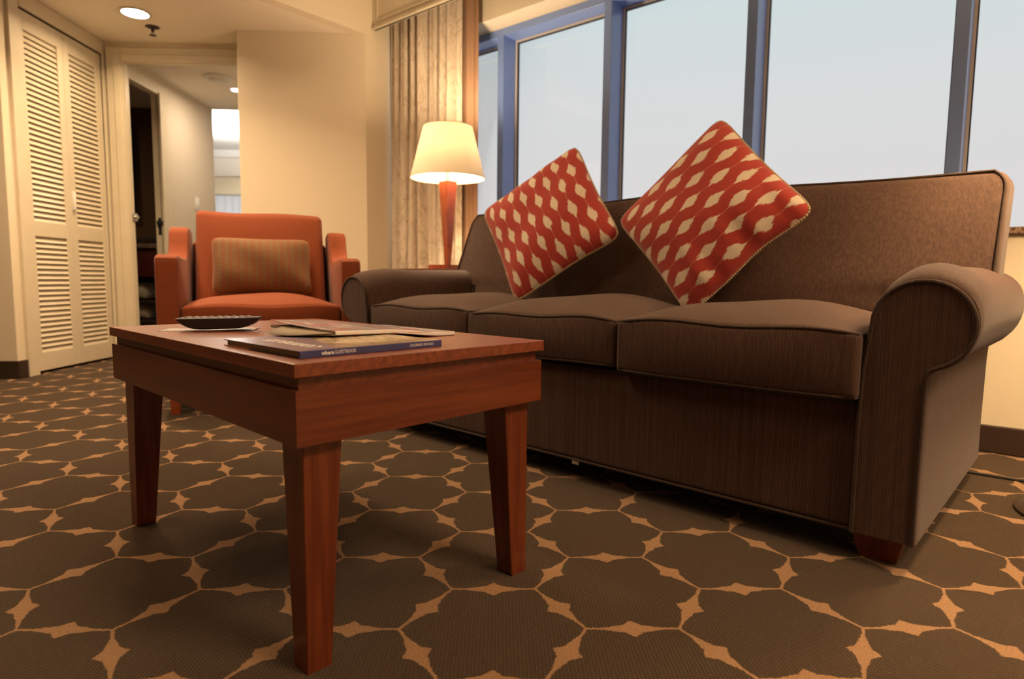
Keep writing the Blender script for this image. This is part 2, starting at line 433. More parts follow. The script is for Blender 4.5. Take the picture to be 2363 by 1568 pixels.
# windows ------------------------------------------------------------------
def glass_mat():
    mm, b = mat('window_glass')
    t = b.n('ShaderNodeBsdfTransparent'); t.inputs[0].default_value = (.992,.992,.992,1)
    g = b.n('ShaderNodeBsdfGlossy'); g.inputs['Roughness'].default_value = .02
    lw = b.n('ShaderNodeFresnel'); lw.inputs[0].default_value = 1.45
    mx = b.n('ShaderNodeMixShader'); o = b.n('ShaderNodeOutputMaterial')
    b.link(b.m('MULTIPLY', lw.outputs[0], .35), mx.inputs[0]); b.link(t.outputs[0], mx.inputs[1]); b.link(g.outputs[0], mx.inputs[2]); b.link(mx.outputs[0], o.inputs[0]); return mm
M_GLASS = glass_mat()
FY, GY = 3.129, 3.262
mull = [-3.57,-2.7455,-1.9505,-1.1425,-.306,.49,1.287,2.08]
for i in range(7):
    xa, xb = mull[i]+.0245, mull[i+1]-.0245
    wroot = empty('window_%d' % (i+1), (xa, FY, .803), 0, kind='structure')
    Wd = xb-xa; Ht = HZ-.803
    # mullion on the left of this pane
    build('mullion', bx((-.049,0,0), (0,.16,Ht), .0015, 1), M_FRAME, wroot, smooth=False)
    bm = NBM(); box(bm, (0,0,Ht-.045), (Wd,.16,Ht), .0015, 1); box(bm, (0,0,0), (Wd,.16,.012), .0015, 1)
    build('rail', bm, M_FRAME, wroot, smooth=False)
    bm = NBM(); g0 = GY-FY-.012; t = .011
    box(bm, (0,g0,.012), (t,g0+.012,Ht-.045)); box(bm, (Wd-t,g0,.012), (Wd,g0+.012,Ht-.045)); box(bm, (t,g0,Ht-.045-t), (Wd-t,g0+.012,Ht-.045)); box(bm, (t,g0,.012), (Wd-t,g0+.012,.012+t))
    build('glazing_strip', bm, M_GASKET, wroot, smooth=False)
    bm = NBM(); g0 = GY-FY-.004
    box(bm, (t,g0,.012), (t+.005,g0+.014,Ht-.05)); box(bm, (Wd-t-.005,g0,.012), (Wd-t,g0+.014,Ht-.05)); box(bm, (t,g0,Ht-.045-t-.006), (Wd-t,g0+.014,Ht-.045-t))
    build('gasket', bm, M_BLACK, wroot, smooth=False)
    build('pane', bx((.005,GY-FY,.012), (Wd-.005,GY-FY+.006,Ht-.05)), M_GLASS, wroot, smooth=False)

# valance ------------------------------------------------------------------
val = empty('valance', (XE, 2.765, 2.278), 0, label='long cream boxed valance with raised bead along its lower edge above the curtain', cat='valance')
L = 2.5-XE
build('board', bx((.002,0,.0), (L-.002,.022,.34), .002), M_TRIM, val, smooth=False)
bm = NBM(); box(bm, (.002,-.012,0), (L-.002,.022,.022), .006, 3); box(bm, (.05,-.007,.045), (L-.05,.002,.056), .003, 2); box(bm, (.05,-.007,.045), (.061,.002,.33), .003, 2)
build('moulding', bm, M_TRIM, val)

# curtains -----------------------------------------------------------------
def curtain_mat():
    mm, b = mat('marbled_cream_curtain')
    v1 = b.noise(b.coord((6,6,2.2)), 1.6, 5, .65, 1.2); v2 = b.noise(b.coord((3,3,1.2)), 1.5, 3, .5)
    vein = b.sm(b.m('ABSOLUTE', b.m('SUBTRACT', v1, .5)), .035, .0)
    c = b.mix(v2, (.74,.65,.53), (.66,.56,.44))
    c = b.mix(b.m('MULTIPLY', vein, .5), c, (.34,.24,.15))
    b.out(c, .7, b.noise(b.coord((200,200,200)), 2, 2), .15, .0005, trans=.12, spec=.2, sheen=.1); return mm
def drape(name, x0, x1, y, z0, z1, n, amp, m_, ph=0, base=None):
    bm = NBM(); N = 260; rows = 26; rnd = random.Random(3+n)
    fr = [(rnd.uniform(.7,1.3), rnd.uniform(0,6.28)) for _ in range(8)]
    grid = []
    for j in range(rows+1):
        tz = j/rows; row = []
        for i in range(N+1):
            u = i/N
            a = 2*PI*n*(u+.018*math.sin(7*u+ph))+ph+.35*math.sin(3*tz+u*9)
            f = math.sin(a)+.35*math.sin(2.3*a+1.7*tz)+.22*math.sin(.5*a+2.5*tz+fr[0][1])
            g = amp*(.75+.45*(1-tz))*(.8+.3*math.sin(fr[1][1]+u*13))
            sp_ = 1+.05*(1-tz)
            xx = x0+(x1-x0)*u + (0 if base is None else base*(1-tz)*(1-u)) + .35*g*math.cos(a)*min(1, 6*u, 6*(1-u))
            row.append(bm.verts.new((xx, y+g*f*min(1, .3+5*u, .3+5*(1-u)), z0+(z1-z0)*tz)))
        grid.append(row)
    for j in range(rows):
        for i in range(N): bm.faces.new((grid[j][i], grid[j][i+1], grid[j+1][i+1], grid[j+1][i]))
    o = build(name, bm, m_)
    md = o.modifiers.new('thick', 'SOLIDIFY'); md.thickness = .002
    return o
cu = drape('curtain', -3.555, -2.862, 2.90, .03, 2.56, 8, .034, curtain_mat(), base=-.02)
setp(cu, 'cream marbled curtain hanging in soft folds behind the lit table lamp', 'curtain')
def liner_mat():
    mm, b = mat('brown_curtain_lining')
    v = b.noise(b.coord((4,4,1.5)), 2, 4, .6, 1)
    b.out(b.mix(v, (.33,.19,.12), (.40,.25,.16)), .75, spec=.2, trans=.1); return mm
cl = drape('curtain_lining', -2.90, -2.745, 2.925, .03, 2.56, 1.6, .011, liner_mat(), 1.0)
setp(cl, 'narrow brown curtain edge hanging between cream curtain and window glass', 'curtain')

# ceiling fittings ---------------------------------------------------------
def emis(name, col, s):
    mm, b = mat(name); e = b.n('ShaderNodeEmission'); e.inputs[0].default_value = (*col, 1); e.inputs[1].default_value = s
    o = b.n('ShaderNodeOutputMaterial'); b.link(e.outputs[0], o.inputs[0]); return mm
dl = empty('downlight', (-4.437,1.597,2.24), 0, label='round lit recessed downlight in the low ceiling beside the louvred closet', cat='ceiling light')
bm = NBM(); lathe(bm, [(.074,.0),(.092,-.001),(.094,-.005),(.090,-.008),(.076,-.006)], 40, cap=False)
bmesh.ops.remove_doubles(bm, verts=bm.verts, dist=1e-6); build('trim_ring', bm, M_TRIM, dl)
bm = NBM(); lathe(bm, [(.001,-.003),(.076,-.003),(.076,-.006),(.001,-.006)], 40); build('lens', bm, emis('lit_lens', (1,.93,.82), 6), dl, label='glowing white lens')
area('downlight_beam', (-4.437,1.597,2.225), .14, 9, (1,.70,.40), spread=2.7)
spk = empty('sprinkler', (-4.591,1.754,2.24), 0, label='small pendent fire sprinkler on the ceiling behind the lit downlight', cat='sprinkler')
bm = NBM(); lathe(bm, [(.012,0),(.042,0),(.042,-.003),(.03,-.008),(.012,-.010)], 24); build('escutcheon', bm, M_BASE, spk)
bm = NBM(); lathe(bm, [(.010,-.005),(.010,-.028),(.006,-.034)], 16); tube(bm, [(.009,0,-.022),(.018,0,-.038),(.006,0,-.052)], .0025); tube(bm, [(-.009,0,-.022),(-.018,0,-.038),(-.006,0,-.052)], .0025); build('body', bm, M_BASE, spk)
bm = NBM(); lathe(bm, [(.004,-.050),(.022,-.053),(.022,-.055),(.004,-.057)], 20); build('deflector', bm, M_BASE, spk)
P = dw(-2.26,5.40,2.24)
sd = empty('smoke_detector', P, 0, label='round white ceiling disc seen through the doorway in the hall', cat='smoke detector')
bm = NBM(); lathe(bm, [(.11,0),(.11,-.012),(.100,-.02),(.07,-.022)], 40); build('base', bm, M_WHITE, sd)
bm = NBM(); lathe(bm, [(.07,-.02),(.068,-.036),(.045,-.042),(.001,-.043)], 36, cap=False); build('cover', bm, M_WHITE, sd)
P = dw(-2.243,5.72,2.24)
d2 = empty('downlight', P, 0, label='small bright downlight at the edge of the hall ceiling through the doorway', cat='ceiling light')
bm = NBM(); lathe(bm, [(.035,0),(.055,0),(.055,-.006),(.035,-.006)], 28, cap=False); build('trim_ring', bm, M_WHITE, d2)
bm = NBM(); lathe(bm, [(.001,-.004),(.036,-.004),(.034,-.016),(.001,-.020)], 28); build('lens', bm, emis('lit_hall_lens', (1,.96,.9), 3), d2)
area('hall_downlight_beam', dw(-2.243,5.72,2.20), .1, 7, (1,.78,.56))
area('bedroom_fill_light', dw(-3.6,8.6,2.2), .5, 60, (1,.93,.84), rot=(PI,0,0))  # added pair of fills, up and down, brightening the bedroom ceiling and room
area('bedroom_fill_light', dw(-3.6,8.6,2.15), .5, 30, (1,.93,.84))

# light switch on hall wall, strike plates
sw = empty('light_switch', dw(HE,6.02,1.28), DG, label='white light switch plate on the hall wall above the armchair', cat='switch')
build('plate', bx((0,-.04,-.06), (.008,.04,.06), .003), M_WHITE, sw); build('rocker', bx((.006,-.016,-.032), (.013,.016,.032), .003), M_WHITE, sw)
st = empty('strike_plate', dw(-2.595,4.70,1.03), DG, label='bright metal latch plate on the left doorway jamb', cat='latch')
bm = NBM(); box(bm, (0,-.03,-.028), (.006,.03,.028), .002); build('plate', bm, M_METAL, st); bm = NBM(); tube(bm, [(.004,0,0),(.026,0,0)], .013, 14); build('latch_bolt', bm, M_METAL, st)
st = empty('strike_plate', dw(HE-.03,5.385,1.02), DG, label='dark metal strike on the bathroom door jamb seen through the doorway', cat='latch')
build('plate', bx((0,-.006,-.07), (.05,.0,.07), .002), M_BLACK, st); bm = NBM(); box(bm, (.0,-.03,.01), (.05,-.006,.045), .004); build('lever', bm, M_BLACK, st)

# bathroom vanity, mirror and towels ----------------------------------------
vn = empty('vanity', dw(-3.3,6.40,0), DG, label='dark red wood vanity in the unlit bathroom through the doorway', cat='vanity')
M_DKRED = plain('dark_red_wood', (.085,.014,.010), .4)
build('counter', bx((-1.7,-.56,.86), (.42,0,.90), .004), granite(), vn); build('backsplash', bx((-1.7,-.03,.90), (.42,0,.99), .003), M_BASE, vn)
build('apron', bx((-1.68,-.52,.60), (.40,-.48,.86), .003), M_DKRED, vn)
build('shelf', bx((-1.68,-.52,.16), (.40,-.02,.20), .003), M_BASE, vn)
for x in (-1.68, .36): build('leg', bx((x,-.52,0), (x+.04,-.48,.60), .003), M_DKRED, vn)
M_TOWEL = plain('beige_terry', (.55,.47,.36), .95)
def towel(e, z, label, sc_=1):
    def fn(p, q): return (p.x, p.y, p.z+.012*math.sin(9*p.x+3*p.y)-.03*q[0]*q[0])
    o = build('towel', rbox((.34*sc_,.30,.15), .065, (10,8,6), fn), M_TOWEL, label=label, cat='towel')
    o.location = dw(e, 6.12, z); o.rotation_euler = (0,0,DG); return o
towel(-3.40, .47, 'puffy beige folded towel on the upper level under the bathroom vanity')
build('rack', bx((-.3,-.5,.355), (.2,-.05,.38), .003), M_BASE, vn)
towel(-3.38, .283, 'beige folded towel on the lower shelf beneath the bathroom vanity')
mr = empty('framed_mirror', dw(-3.66,6.385,1.16), DG, label='tall mirror with beaded dark frame on the bathroom wall', cat='mirror')
build('glass', bx((-.6,-.02,.04), (.02,0,.92)), plain('dark_mirror', (.04,.03,.03), .1, metal=.6), mr)
bm = NBM(); box(bm, (-.62,-.04,0), (.16,0,.04), .004); box(bm, (-.62,-.04,.90), (.16,0,.94), .004); box(bm, (.02,-.04,.04), (.05,0,.90), .004); box(bm, (.12,-.035,.04), (.16,0,.90), .004); build('frame', bm, M_BASE, mr)
bm = NBM()
for k in range(17):
    z = .07+k*.05; bmesh.ops.create_uvsphere(bm, u_segments=10, v_segments=6, radius=.018, matrix=Matrix.Translation((.085,-.02,z)))
build('beading', bm, plain('bronze_beads', (.16,.07,.04), .5), mr)

# bedroom window treatment ----------------------------------------------------
bv = empty('bedroom_valance', dw(-6.2,10.36,1.93), DG, label='cream boxed valance over the far bedroom window', cat='valance')
build('board', bx((0,0,0), (3.75,.14,.28), .004), plain('pale_valance', (.70,.60,.42), .6), bv, smooth=False)
build('upper_board', bx((-.05,-.02,.28), (3.77,.14,.57), .004), plain('paler_valance', (.80,.74,.64), .6), bv, smooth=False)
build('crown', bx((-.1,-.08,.57), (3.79,.14,.69), .01), M_WHITE, bv, smooth=False)
def sheer_mat():
    mm, b = mat('white_sheer')
    s = b.noise(b.coord((30,30,.5)), 1, 3)
    t = b.n('ShaderNodeBsdfTransparent'); d = b.n('ShaderNodeBsdfTranslucent'); f = b.n('ShaderNodeBsdfDiffuse')
    for x in (d, f): b.link(b.mix(s, (.9,.9,.9), (.75,.75,.76)), x.inputs[0])
    m1 = b.n('ShaderNodeMixShader'); m1.inputs[0].default_value = .5; b.link(d.outputs[0], m1.inputs[1]); b.link(f.outputs[0], m1.inputs[2])
    m2 = b.n('ShaderNodeMixShader'); m2.inputs[0].default_value = .55; b.link(m1.outputs[0], m2.inputs[1]); b.link(t.outputs[0], m2.inputs[2])
    o = b.n('ShaderNodeOutputMaterial'); b.link(m2.outputs[0], o.inputs[0]); return mm
sh = drape('sheer_curtain', -6.1, -2.45, 10.43, .05, 1.96, 34, .018, sheer_mat()); sh.rotation_euler = (0,0,DG)
setp(sh, 'white sheer curtain glowing at the far bedroom window', 'curtain')
wn = empty('window_8', dw(-6,10.52,.5), DG, kind='structure')
bm = NBM()
for x in (0,1.17,2.37,3.55): box(bm, (x,0,0), (x+.05,.06,1.7))
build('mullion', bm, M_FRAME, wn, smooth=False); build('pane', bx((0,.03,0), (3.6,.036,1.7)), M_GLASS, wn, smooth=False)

# ------------------------------------------------------------------ sofa
TH = -math.radians(42.96-40.007)
SO = Vector((-.16, 1.474, 0))
def sofa_w(u, v, z=0): return SO+Vector((u*math.cos(TH)-v*math.sin(TH), u*math.sin(TH)+v*math.cos(TH), z))
sofa = empty('sofa', SO, TH, label='brown three-seat rolled-arm sofa with dark piping standing before the windows', cat='sofa')
UC = -1.02
def arm_profile(mirror=False, inset=0.0):
    c = (-.013,.519); r = .092-inset; pts = [(-.120+inset,.065+inset*.5), (-.120+inset,.30), (-.117+inset,.42), (-.110+inset,.48)]
    for a in range(180, -71, -10):
        pts.append((c[0]+r*math.cos(math.radians(a)), c[1]+r*math.sin(math.radians(a))))
    pts += [(.010-inset,.430), (.004-inset,.415), (.002-inset,.38), (0-inset,.2), (0-inset,.065+inset*.5)]
    if mirror: pts = [(2*UC-p[0], p[1]) for p in pts]
    return pts
DEP = .93
for mir in (False, True):
    pr = arm_profile(mir)
    bm = NBM(); vs = [0,.006,.02,.05,.15,.3,.45,.6,.75,DEP]
    rings = []
    for k, v in enumerate(vs):
        sc_ = {0:-.010, 1:-.003, 2:.0}.get(k, .0)
        wob = .0025*math.sin(k*2.1)
        src = arm_profile(mir, -sc_+0*wob) if k < 3 else pr
        bul = min(1, v/.10)**.6*.034
        rings.append([bm.verts.new((p[0]+(0 if p[1] < .43 else .004*math.sin(k)), v, p[1]+(wob*(k > 3)+bul*max(0, min(1, (p[1]-.44)/.12)) if p[1] > .44 else 0))) for p in src])
    n = len(pr)
    for A, B in zip(rings, rings[1:]):
        for i in range(n): bm.faces.new((A[i], A[(i+1) % n], B[(i+1) % n], B[i]))
    bm.faces.new(rings[0][::-1]); bm.faces.new(rings[-1])
    arm = build('arm', bm, M_SOFA, sofa)
    bm = NBM(); ins = arm_profile(mir, .006); prism(bm, ins, -.006, .004, 'y'); build('arm_front', bm, M_SOFA, arm)
    bm = NBM(); tube(bm, [(p[0], -.005, p[1]) for p in arm_profile(mir, .004)], .0048, 8); build('piping', bm, M_PIPE, arm, label='dark brown piping')
# base
bm = rbox((1.80,.82,.283), .012, (10,6,4)); o = build('base', bm, M_SOFA, sofa); o.location = (UC, .424, .208)
bm = NBM(); tube(bm, [(-1.92,.012,.066), (-.12,.012,.066)], .004, 8); tube(bm, [(-1.90,.012,.348), (-.13,.012,.348)], .003, 8); build('welt', bm, M_PIPE, sofa, label='dark brown piping')
bm = NBM(); box(bm, (-1.92,.20,.34), (-.12,.80,.37)); build('seat_deck', bm, M_PIPE, sofa)
# seat cushions
def seat_cushion(u0, u1, v0, v1, z0, z1, crown, mt, pm, parent, sag=0, name='seat_cushion'):
    W, D, H = u1-u0, v1-v0, z1-z0
    def fn(p, q):
        x, y, z = q; cr1 = (1-abs(x)**2.6)*(1-abs(y)**3.2)
        zz = p.z
        if p.z > 0: zz += crown*cr1*min(1, p.z/(H*.5)) + .004*math.sin(5*x+2*y)
        yy = p.y - (.010*(1-z*z)*(1-x**4) if y < 0 else 0)
        xx = p.x*(1-.004*(1-z*z)*0)
        zz += -.006*abs(x)**4*(1 if p.z > 0 else -.5)
        return (xx, yy, zz+sag*math.sin(3*x))
    o = build(name, rbox((W-.006, D, H), .012, (14,14,5), fn), mt, parent); o.location = ((u0+u1)/2, (v0+v1)/2, (z0+z1)/2)
    if pm:
        for zs, nm in ((1, 1), (-1, 0)):
            pts = []; N = 16; hx, hy = (W-.006)/2-.002, D/2-.002
            per = [(-1+2*i/N, -1) for i in range(N)]+[(1, -1+2*i/N) for i in range(N)]+[(1-2*i/N, 1) for i in range(N)]+[(-1, 1-2*i/N) for i in range(N)]
            for x, y in per:
                k = .985 if abs(x) > .97 and abs(y) > .97 else 1
                px, py = x*hx*k, y*hy*k
                P_ = fn(Vector((px, py, zs*(H/2-.003))), (x*.999, y*.999, zs))
                pts.append((P_[0], P_[1], P_[2]))
            b2 = NBM(); tube(b2, pts, .0042, 8, closed=True); build('piping', b2, pm, o, label='dark brown piping')
    return o
seat_cushion(-1.925,-1.332,.002,.60,.358,.500, .048, M_SOFA, M_PIPE, sofa)
seat_cushion(-1.329,-.722,-.012,.60,.360,.497, .058, M_SOFA, M_PIPE, sofa, .003)
seat_cushion(-.717,-.113,-.030,.60,.355,.503, .050, M_SOFA, M_PIPE, sofa)
# T-shaped back
def back_fn(H, hw_low, hw_top, dep, tilt0=.56, tilt1=.735, z0=.50, z1=.925):
    def fn(p, q):
        x, y, z = q; t = (z+1)/2
        zz = z0+(z1-z0)*(p.z/H+.5)
        s = max(0, min(1, (t-.17)/.09)); s = s*s*(3-2*s)
        hw = hw_low+(hw_top-hw_low)*s - .012*max(0, t-.75)*4*0
        hw -= .030*max(0, (t-.86)/.14)**2.5
        xx = UC+p.x*hw/hw_top
        bul = .028*(1-abs(x)**5)*(1-abs(z)**4) if y < 0 else 0
        yy = tilt0+(tilt1-tilt0)*t + p.y - bul + dep/2
        zz += .012*math.sin(PI*(x+1)/2)*t*(1 if z > 0 else 0) + .006*math.sin(x*5+1)*max(0,z)
        zz += (.030*(abs(x)**30) if (t < .45 and t > .2) else 0)*0
        return (xx, yy, zz)
    return fn
BW = .905; BT = 1.062; H = .425
fnb = back_fn(H, BW, BT, .15)
bk = build('back_cushion', rbox((2*BT,.15,H), .022, (40,3,22), fnb), M_SOFA, sofa)
pts = []
def bp(x, z):
    kx, kz = x, z
    v = fnb(Vector((kx*(BT-.008), -.075, kz*(H/2-.008))), (kx*.998, -1, kz*.998)); return (v[0], v[1]-.001, v[2])
N = 30
per = [(-1+2*i/N, 1) for i in range(N+1)]+[(1, 1-2*i/N) for i in range(1, N)]+[(1-2*i/N, -1) for i in range(N+1)]+[(-1, -1+2*i/N) for i in range(1, N)]
bm = NBM(); tube(bm, [bp(*p) for p in per], .0046, 8, closed=True); build('piping', bm, M_PIPE, bk, label='dark brown piping')
bm = NBM(); prism(bm, [(.66,.065),(.93,.065),(.97,.86),(.88,.88),(.70,.48)], -1.97, -.07, 'x'); build('back_frame', bm, M_SOFA, sofa)
def foot(u, v):
    b = NBM(); t = .055; zs = [(0,.036),(.066,.052)]
    r0 = [b.verts.new((u+a*zs[0][1], v+c*zs[0][1]*.8, 0)) for a, c in ((-1,-1),(1,-1),(1,1),(-1,1))]
    r1 = [b.verts.new((u+a*zs[1][1], v+c*zs[1][1]*.8, .067)) for a, c in ((-1,-1),(1,-1),(1,1),(-1,1))]
    b.faces.new(r0[::-1]); b.faces.new(r1)
    for i in range(4): b.faces.new((r0[i], r0[(i+1) % 4], r1[(i+1) % 4], r1[i]))
    build('foot', b, M_WZ, sofa, smooth=False)
for u, v in ((-.075,.075), (-1.965,.075), (-.075,.86), (-1.965,.86)): foot(u, v)
# tag under the base
build('care_tag', bx((-.90,.03,.045), (-.875,.032,.067)), M_WHITE, sofa, smooth=False, label='small white tag under the front edge')

# ------------------------------------------------------------------ red cushions
def ikat(name, swap, tipdir):
    mm, b = mat(name)
    tc = b.n('ShaderNodeTexCoord'); X, Y, Z = b.xyz(tc.outputs['Object'])
    jit = b.noise(b.coord((1,1,1)), 25, 2); jit2 = b.noise(b.coord((230,26,60) if not swap else (26,230,60)), 1.0, 2)
    ac, al = (X, Y) if not swap else (Y, X)
    CS, CP = .0545, .116
    a = b.m('ADD', b.m('DIVIDE', ac, CS), b.m('MULTIPLY', b.m('SUBTRACT', jit, .5), .25))
    col = b.m('FLOOR', a); fa = b.m('SUBTRACT', b.m('FRACT', b.m('ADD', a, 40.0)), .5)
    bb = b.m('ADD', b.m('DIVIDE', al, CP), b.m('MULTIPLY', col, .5))
    bb = b.m('SUBTRACT', b.m('FRACT', b.m('ADD', bb, 40.0)), .5)
    bb = b.m('ADD', bb, b.m('MULTIPLY', b.m('SUBTRACT', jit2, .5), .34))
    ab = b.m('ABSOLUTE', bb)
    prof = b.m('SUBTRACT', 1.0, b.m('POWER', b.m('DIVIDE', ab, .37), 1.35))
    wd = b.m('MULTIPLY', b.m('MAXIMUM', prof, 0.0), .33)
    d = b.m('SUBTRACT', wd, b.m('ABSOLUTE', fa))
    mask = b.m('MULTIPLY', b.sm(d, -.02, .06), b.sm(ab, .40, .30))
    thin = b.m('MULTIPLY', b.sm(b.m('ABSOLUTE', fa), .05, .015), .30)
    red = b.mix(jit, (.42,.052,.038), (.35,.040,.034))
    c = b.mix(thin, red, (.62,.33,.22))
    c = b.mix(mask, c, (.70,.60,.47))
    b.out(c, .85, b.noise(b.coord((700,700,700)), 1, 2), .3, .0006, spec=.15, sheen=.25); return mm
def pillow(side_x, side_y, T, bow=.05, nx=44, wr=None, sag=0):
    bm = NBM(); grid = {}
    rc = .035
    for s in (1, -1):
        for i in range(nx+1):
            for j in range(nx+1):
                u = -math.cos(PI*i/nx); v = -math.cos(PI*j/nx)
                edge = i in (0, nx) or j in (0, nx)
                if edge and s == -1: grid[(s,i,j)] = grid[(1,i,j)]; continue
                x = u*(1-bow*(1-v*v)*1.0); y = v*(1-bow*(1-u*u)*1.0)
                if u > 0: x -= sag*u**3*(1-v*v)*(1+.6*math.sin(5*v))
                # round corners
                m_ = min(1, (abs(u)*abs(v)))**7; x *= 1-.075*m_; y *= 1-.075*m_
                t = ((1-abs(u)**2.6)*(1-abs(v)**2.6))
                t = max(0, t)**.55
                z = s*T/2*t
                if wr: z += wr(u, v, s)*min(1, t*1.6)
                grid[(s,i,j)] = bm.verts.new((x*side_x/2, y*side_y/2, z))
    for s in (1, -1):
        for i in range(nx):
            for j in range(nx):
                q = [grid[(s,i,j)], grid[(s,i+1,j)], grid[(s,i+1,j+1)], grid[(s,i,j+1)]]
                if s < 0: q = q[::-1]
                bm.faces.new(q)
    edge = [(i,0) for i in range(nx)]+[(nx,j) for j in range(nx)]+[(nx-i,nx) for i in range(nx)]+[(0,nx-j) for j in range(nx)]
    path = [grid[(1,i,j)].co.copy() for i, j in edge]
    return bm, path
def cord_mesh(path, r=.0042, step=.0075):
    # twisted cord: tube whose radius beads along its length
    pts = []; 
    P_ = path+[path[0]]
    for a, b in zip(P_, P_[1:]):
        n = max(1, int((b-a).length/(step/3)))
        for k in range(n): pts.append(a+(b-a)*k/n)
    rad = [r*(1+.28*math.cos(2*PI*i/3.0)) for i in range(len(pts))]
    bm = NBM(); tube(bm, pts, r, 6, closed=True, radii=rad); return bm
M_CORD = plain('beige_twisted_cord', (.50,.38,.24), .8)
def rotm(wv): return Matrix.Rotation(Vector(wv).length, 3, Vector(wv).normalized())
B3 = Matrix.Rotation(TH, 3, 'Z')
def place_cushion(name, P7, swap, label, T, wr, tipdir, cat='cushion'):
    c = SO+B3@Vector(P7[:3]); R_ = B3@rotm(P7[3:6])
    ax, az, ay = R_@Vector((1,0,0)), R_@Vector((0,0,1)), R_@Vector((0,1,0))
    hx, hz = P7[6], P7[7]
    X = (ax*hx-az*hz); Y = (ax*hx+az*hz); sx, sy = X.length, Y.length
    Xn = X.normalized(); Yn = Y.normalized(); Zn = Xn.cross(Yn).normalized()
    bm, path = pillow(sx*1.085, sy*1.085, T, .062, wr=wr, sag=.035 if tipdir == 2 else .012)
    o = build(name, bm, ikat(name+'_fabric_'+str(int(swap)), swap, tipdir), label=label, cat=cat)
    m4 = Matrix.Identity(4)
    for i in range(3): m4[i][0] = Xn[i]; m4[i][1] = Yn[i]; m4[i][2] = Zn[i]; m4[i][3] = c[i]
    o.matrix_world = m4
    build('cord_trim', cord_mesh(path), M_CORD, o, label='beige twisted cord edging')
    return o
def wr1(u, v, s): return .004*math.sin(6*u+3*v)+.0035*math.sin(11*v-4*u)*max(0, -u+.2)
def wr2(u, v, s):
    k = max(0, u-.1)
    return .003*math.sin(5*u-3*v+1)+k*(.009*math.sin(13*v+3*u)+.004*math.sin(23*v))
place_cushion('throw_cushion', [-1.41,.500,.832,-.33,.173,.119,.334,.319], True, 'red and cream ikat cushion leaning on the sofa back, the one nearer the lit lamp', .15, wr1, 1)
place_cushion('throw_cushion', [-.729,.505,.819,-.178,.011,.028,.341,.304], False, 'larger red and cream ikat cushion standing on its corner, farther from the lamp', .17, wr2, 2)

# ------------------------------------------------------------------ coffee table
TT = -math.radians(43.39-40.007)
tN = Vector((-.7881,.467,0)); TL_, TW_ = .9013, .5354
def tw(x, y, z=0): return tN+Vector((x*math.cos(TT)-y*math.sin(TT), x*math.sin(TT)+y*math.cos(TT), z))
tc_ = tw(-TL_/2, TW_/2)
table = empty('coffee_table', tc_, TT, label='low cherry-stained wooden coffee table with tapered legs on the carpet', cat='table')
hx, hy = TL_/2, TW_/2
build('tabletop', bx((-hx,-hy,.4600), (hx,hy,.4805), .0012, 2), M_TOP, table, smooth=False)
i2 = .012; build('reveal', bx((-hx+i2,-hy+i2,.4405), (hx-i2,hy-i2,.4600)), M_WX, table, smooth=False)
i3 = .0033
ax_, ay_, at_ = hx-i3, hy-i3, .022
for poly, mw in (([(-ax_,-ay_),(ax_,-ay_),(ax_-at_,-ay_+at_),(-ax_+at_,-ay_+at_)], M_WX), ([(-ax_,ay_),(-ax_+at_,ay_-at_),(ax_-at_,ay_-at_),(ax_,ay_)], M_WX),
                 ([(ax_,-ay_),(ax_,ay_),(ax_-at_,ay_-at_),(ax_-at_,-ay_+at_)], M_WY), ([(-ax_,-ay_),(-ax_+at_,-ay_+at_),(-ax_+at_,ay_-at_),(-ax_,ay_)], M_WY)):
    build('apron', prism(NBM(), poly, .359, .4408), mw, table, smooth=False)
build('top_underside', bx((-hx+.025,-hy+.025,.425), (hx-.025,hy-.025,.4405)), M_WX, table, smooth=False)
for sx in (-1, 1):
    for sy in (-1, 1):
        b = NBM(); o_ = .022; w0, w1 = .070, .040
        rings = []
        for z, wd in ((0, w1), (.004, w1+.002), (.43, w0)):
            k = o_
            x1, y1 = sx*(hx-k), sy*(hy-k); x0, y0 = x1-sx*wd, y1-sy*wd
            rings.append([b.verts.new(p) for p in ((x0,y0,z),(x1,y0,z),(x1,y1,z),(x0,y1,z))])
        for A, B in zip(rings, rings[1:]):
            for k in range(4): b.faces.new((A[k], A[(k+1) % 4], B[(k+1) % 4], B[k]))
        b.faces.new(rings[0]); b.faces.new(rings[-1])
        bmesh.ops.recalc_face_normals(b, faces=b.faces)
        bmesh.ops.bevel(b, geom=[e for e in b.edges if abs((e.verts[0].co-e.verts[1].co).z) > .1], offset=.0015, segments=1, affect='EDGES')
        build('leg', b, M_WZ, table, smooth=False)

# ------------------------------------------------------------------ things on the table
ZT = .4805
def text_mesh(name, s, size, m_, parent, mtx, bold=False, xs=1, align='LEFT', shear=0, space=1):
    cu_ = bpy.data.curves.new(name, 'FONT'); cu_.body = s; cu_.size = size; cu_.align_x = align; cu_.shear = shear; cu_.space_character = space
    cu_.extrude = .00008; cu_.offset = .00025 if bold else 0; cu_.resolution_u = 3
    t = bpy.data.objects.new(name, cu_); C.objects.link(t); bpy.context.view_layer.update()
    me = bpy.data.meshes.new_from_object(t.evaluated_get(bpy.context.evaluated_depsgraph_get()))
    bpy.data.objects.remove(t); me.materials.clear(); me.materials.append(m_)
    me.transform(mtx@Matrix.Diagonal((xs,1,1,1)))
    o = bpy.data.objects.new(name, me); C.objects.link(o); o.parent = parent; return o
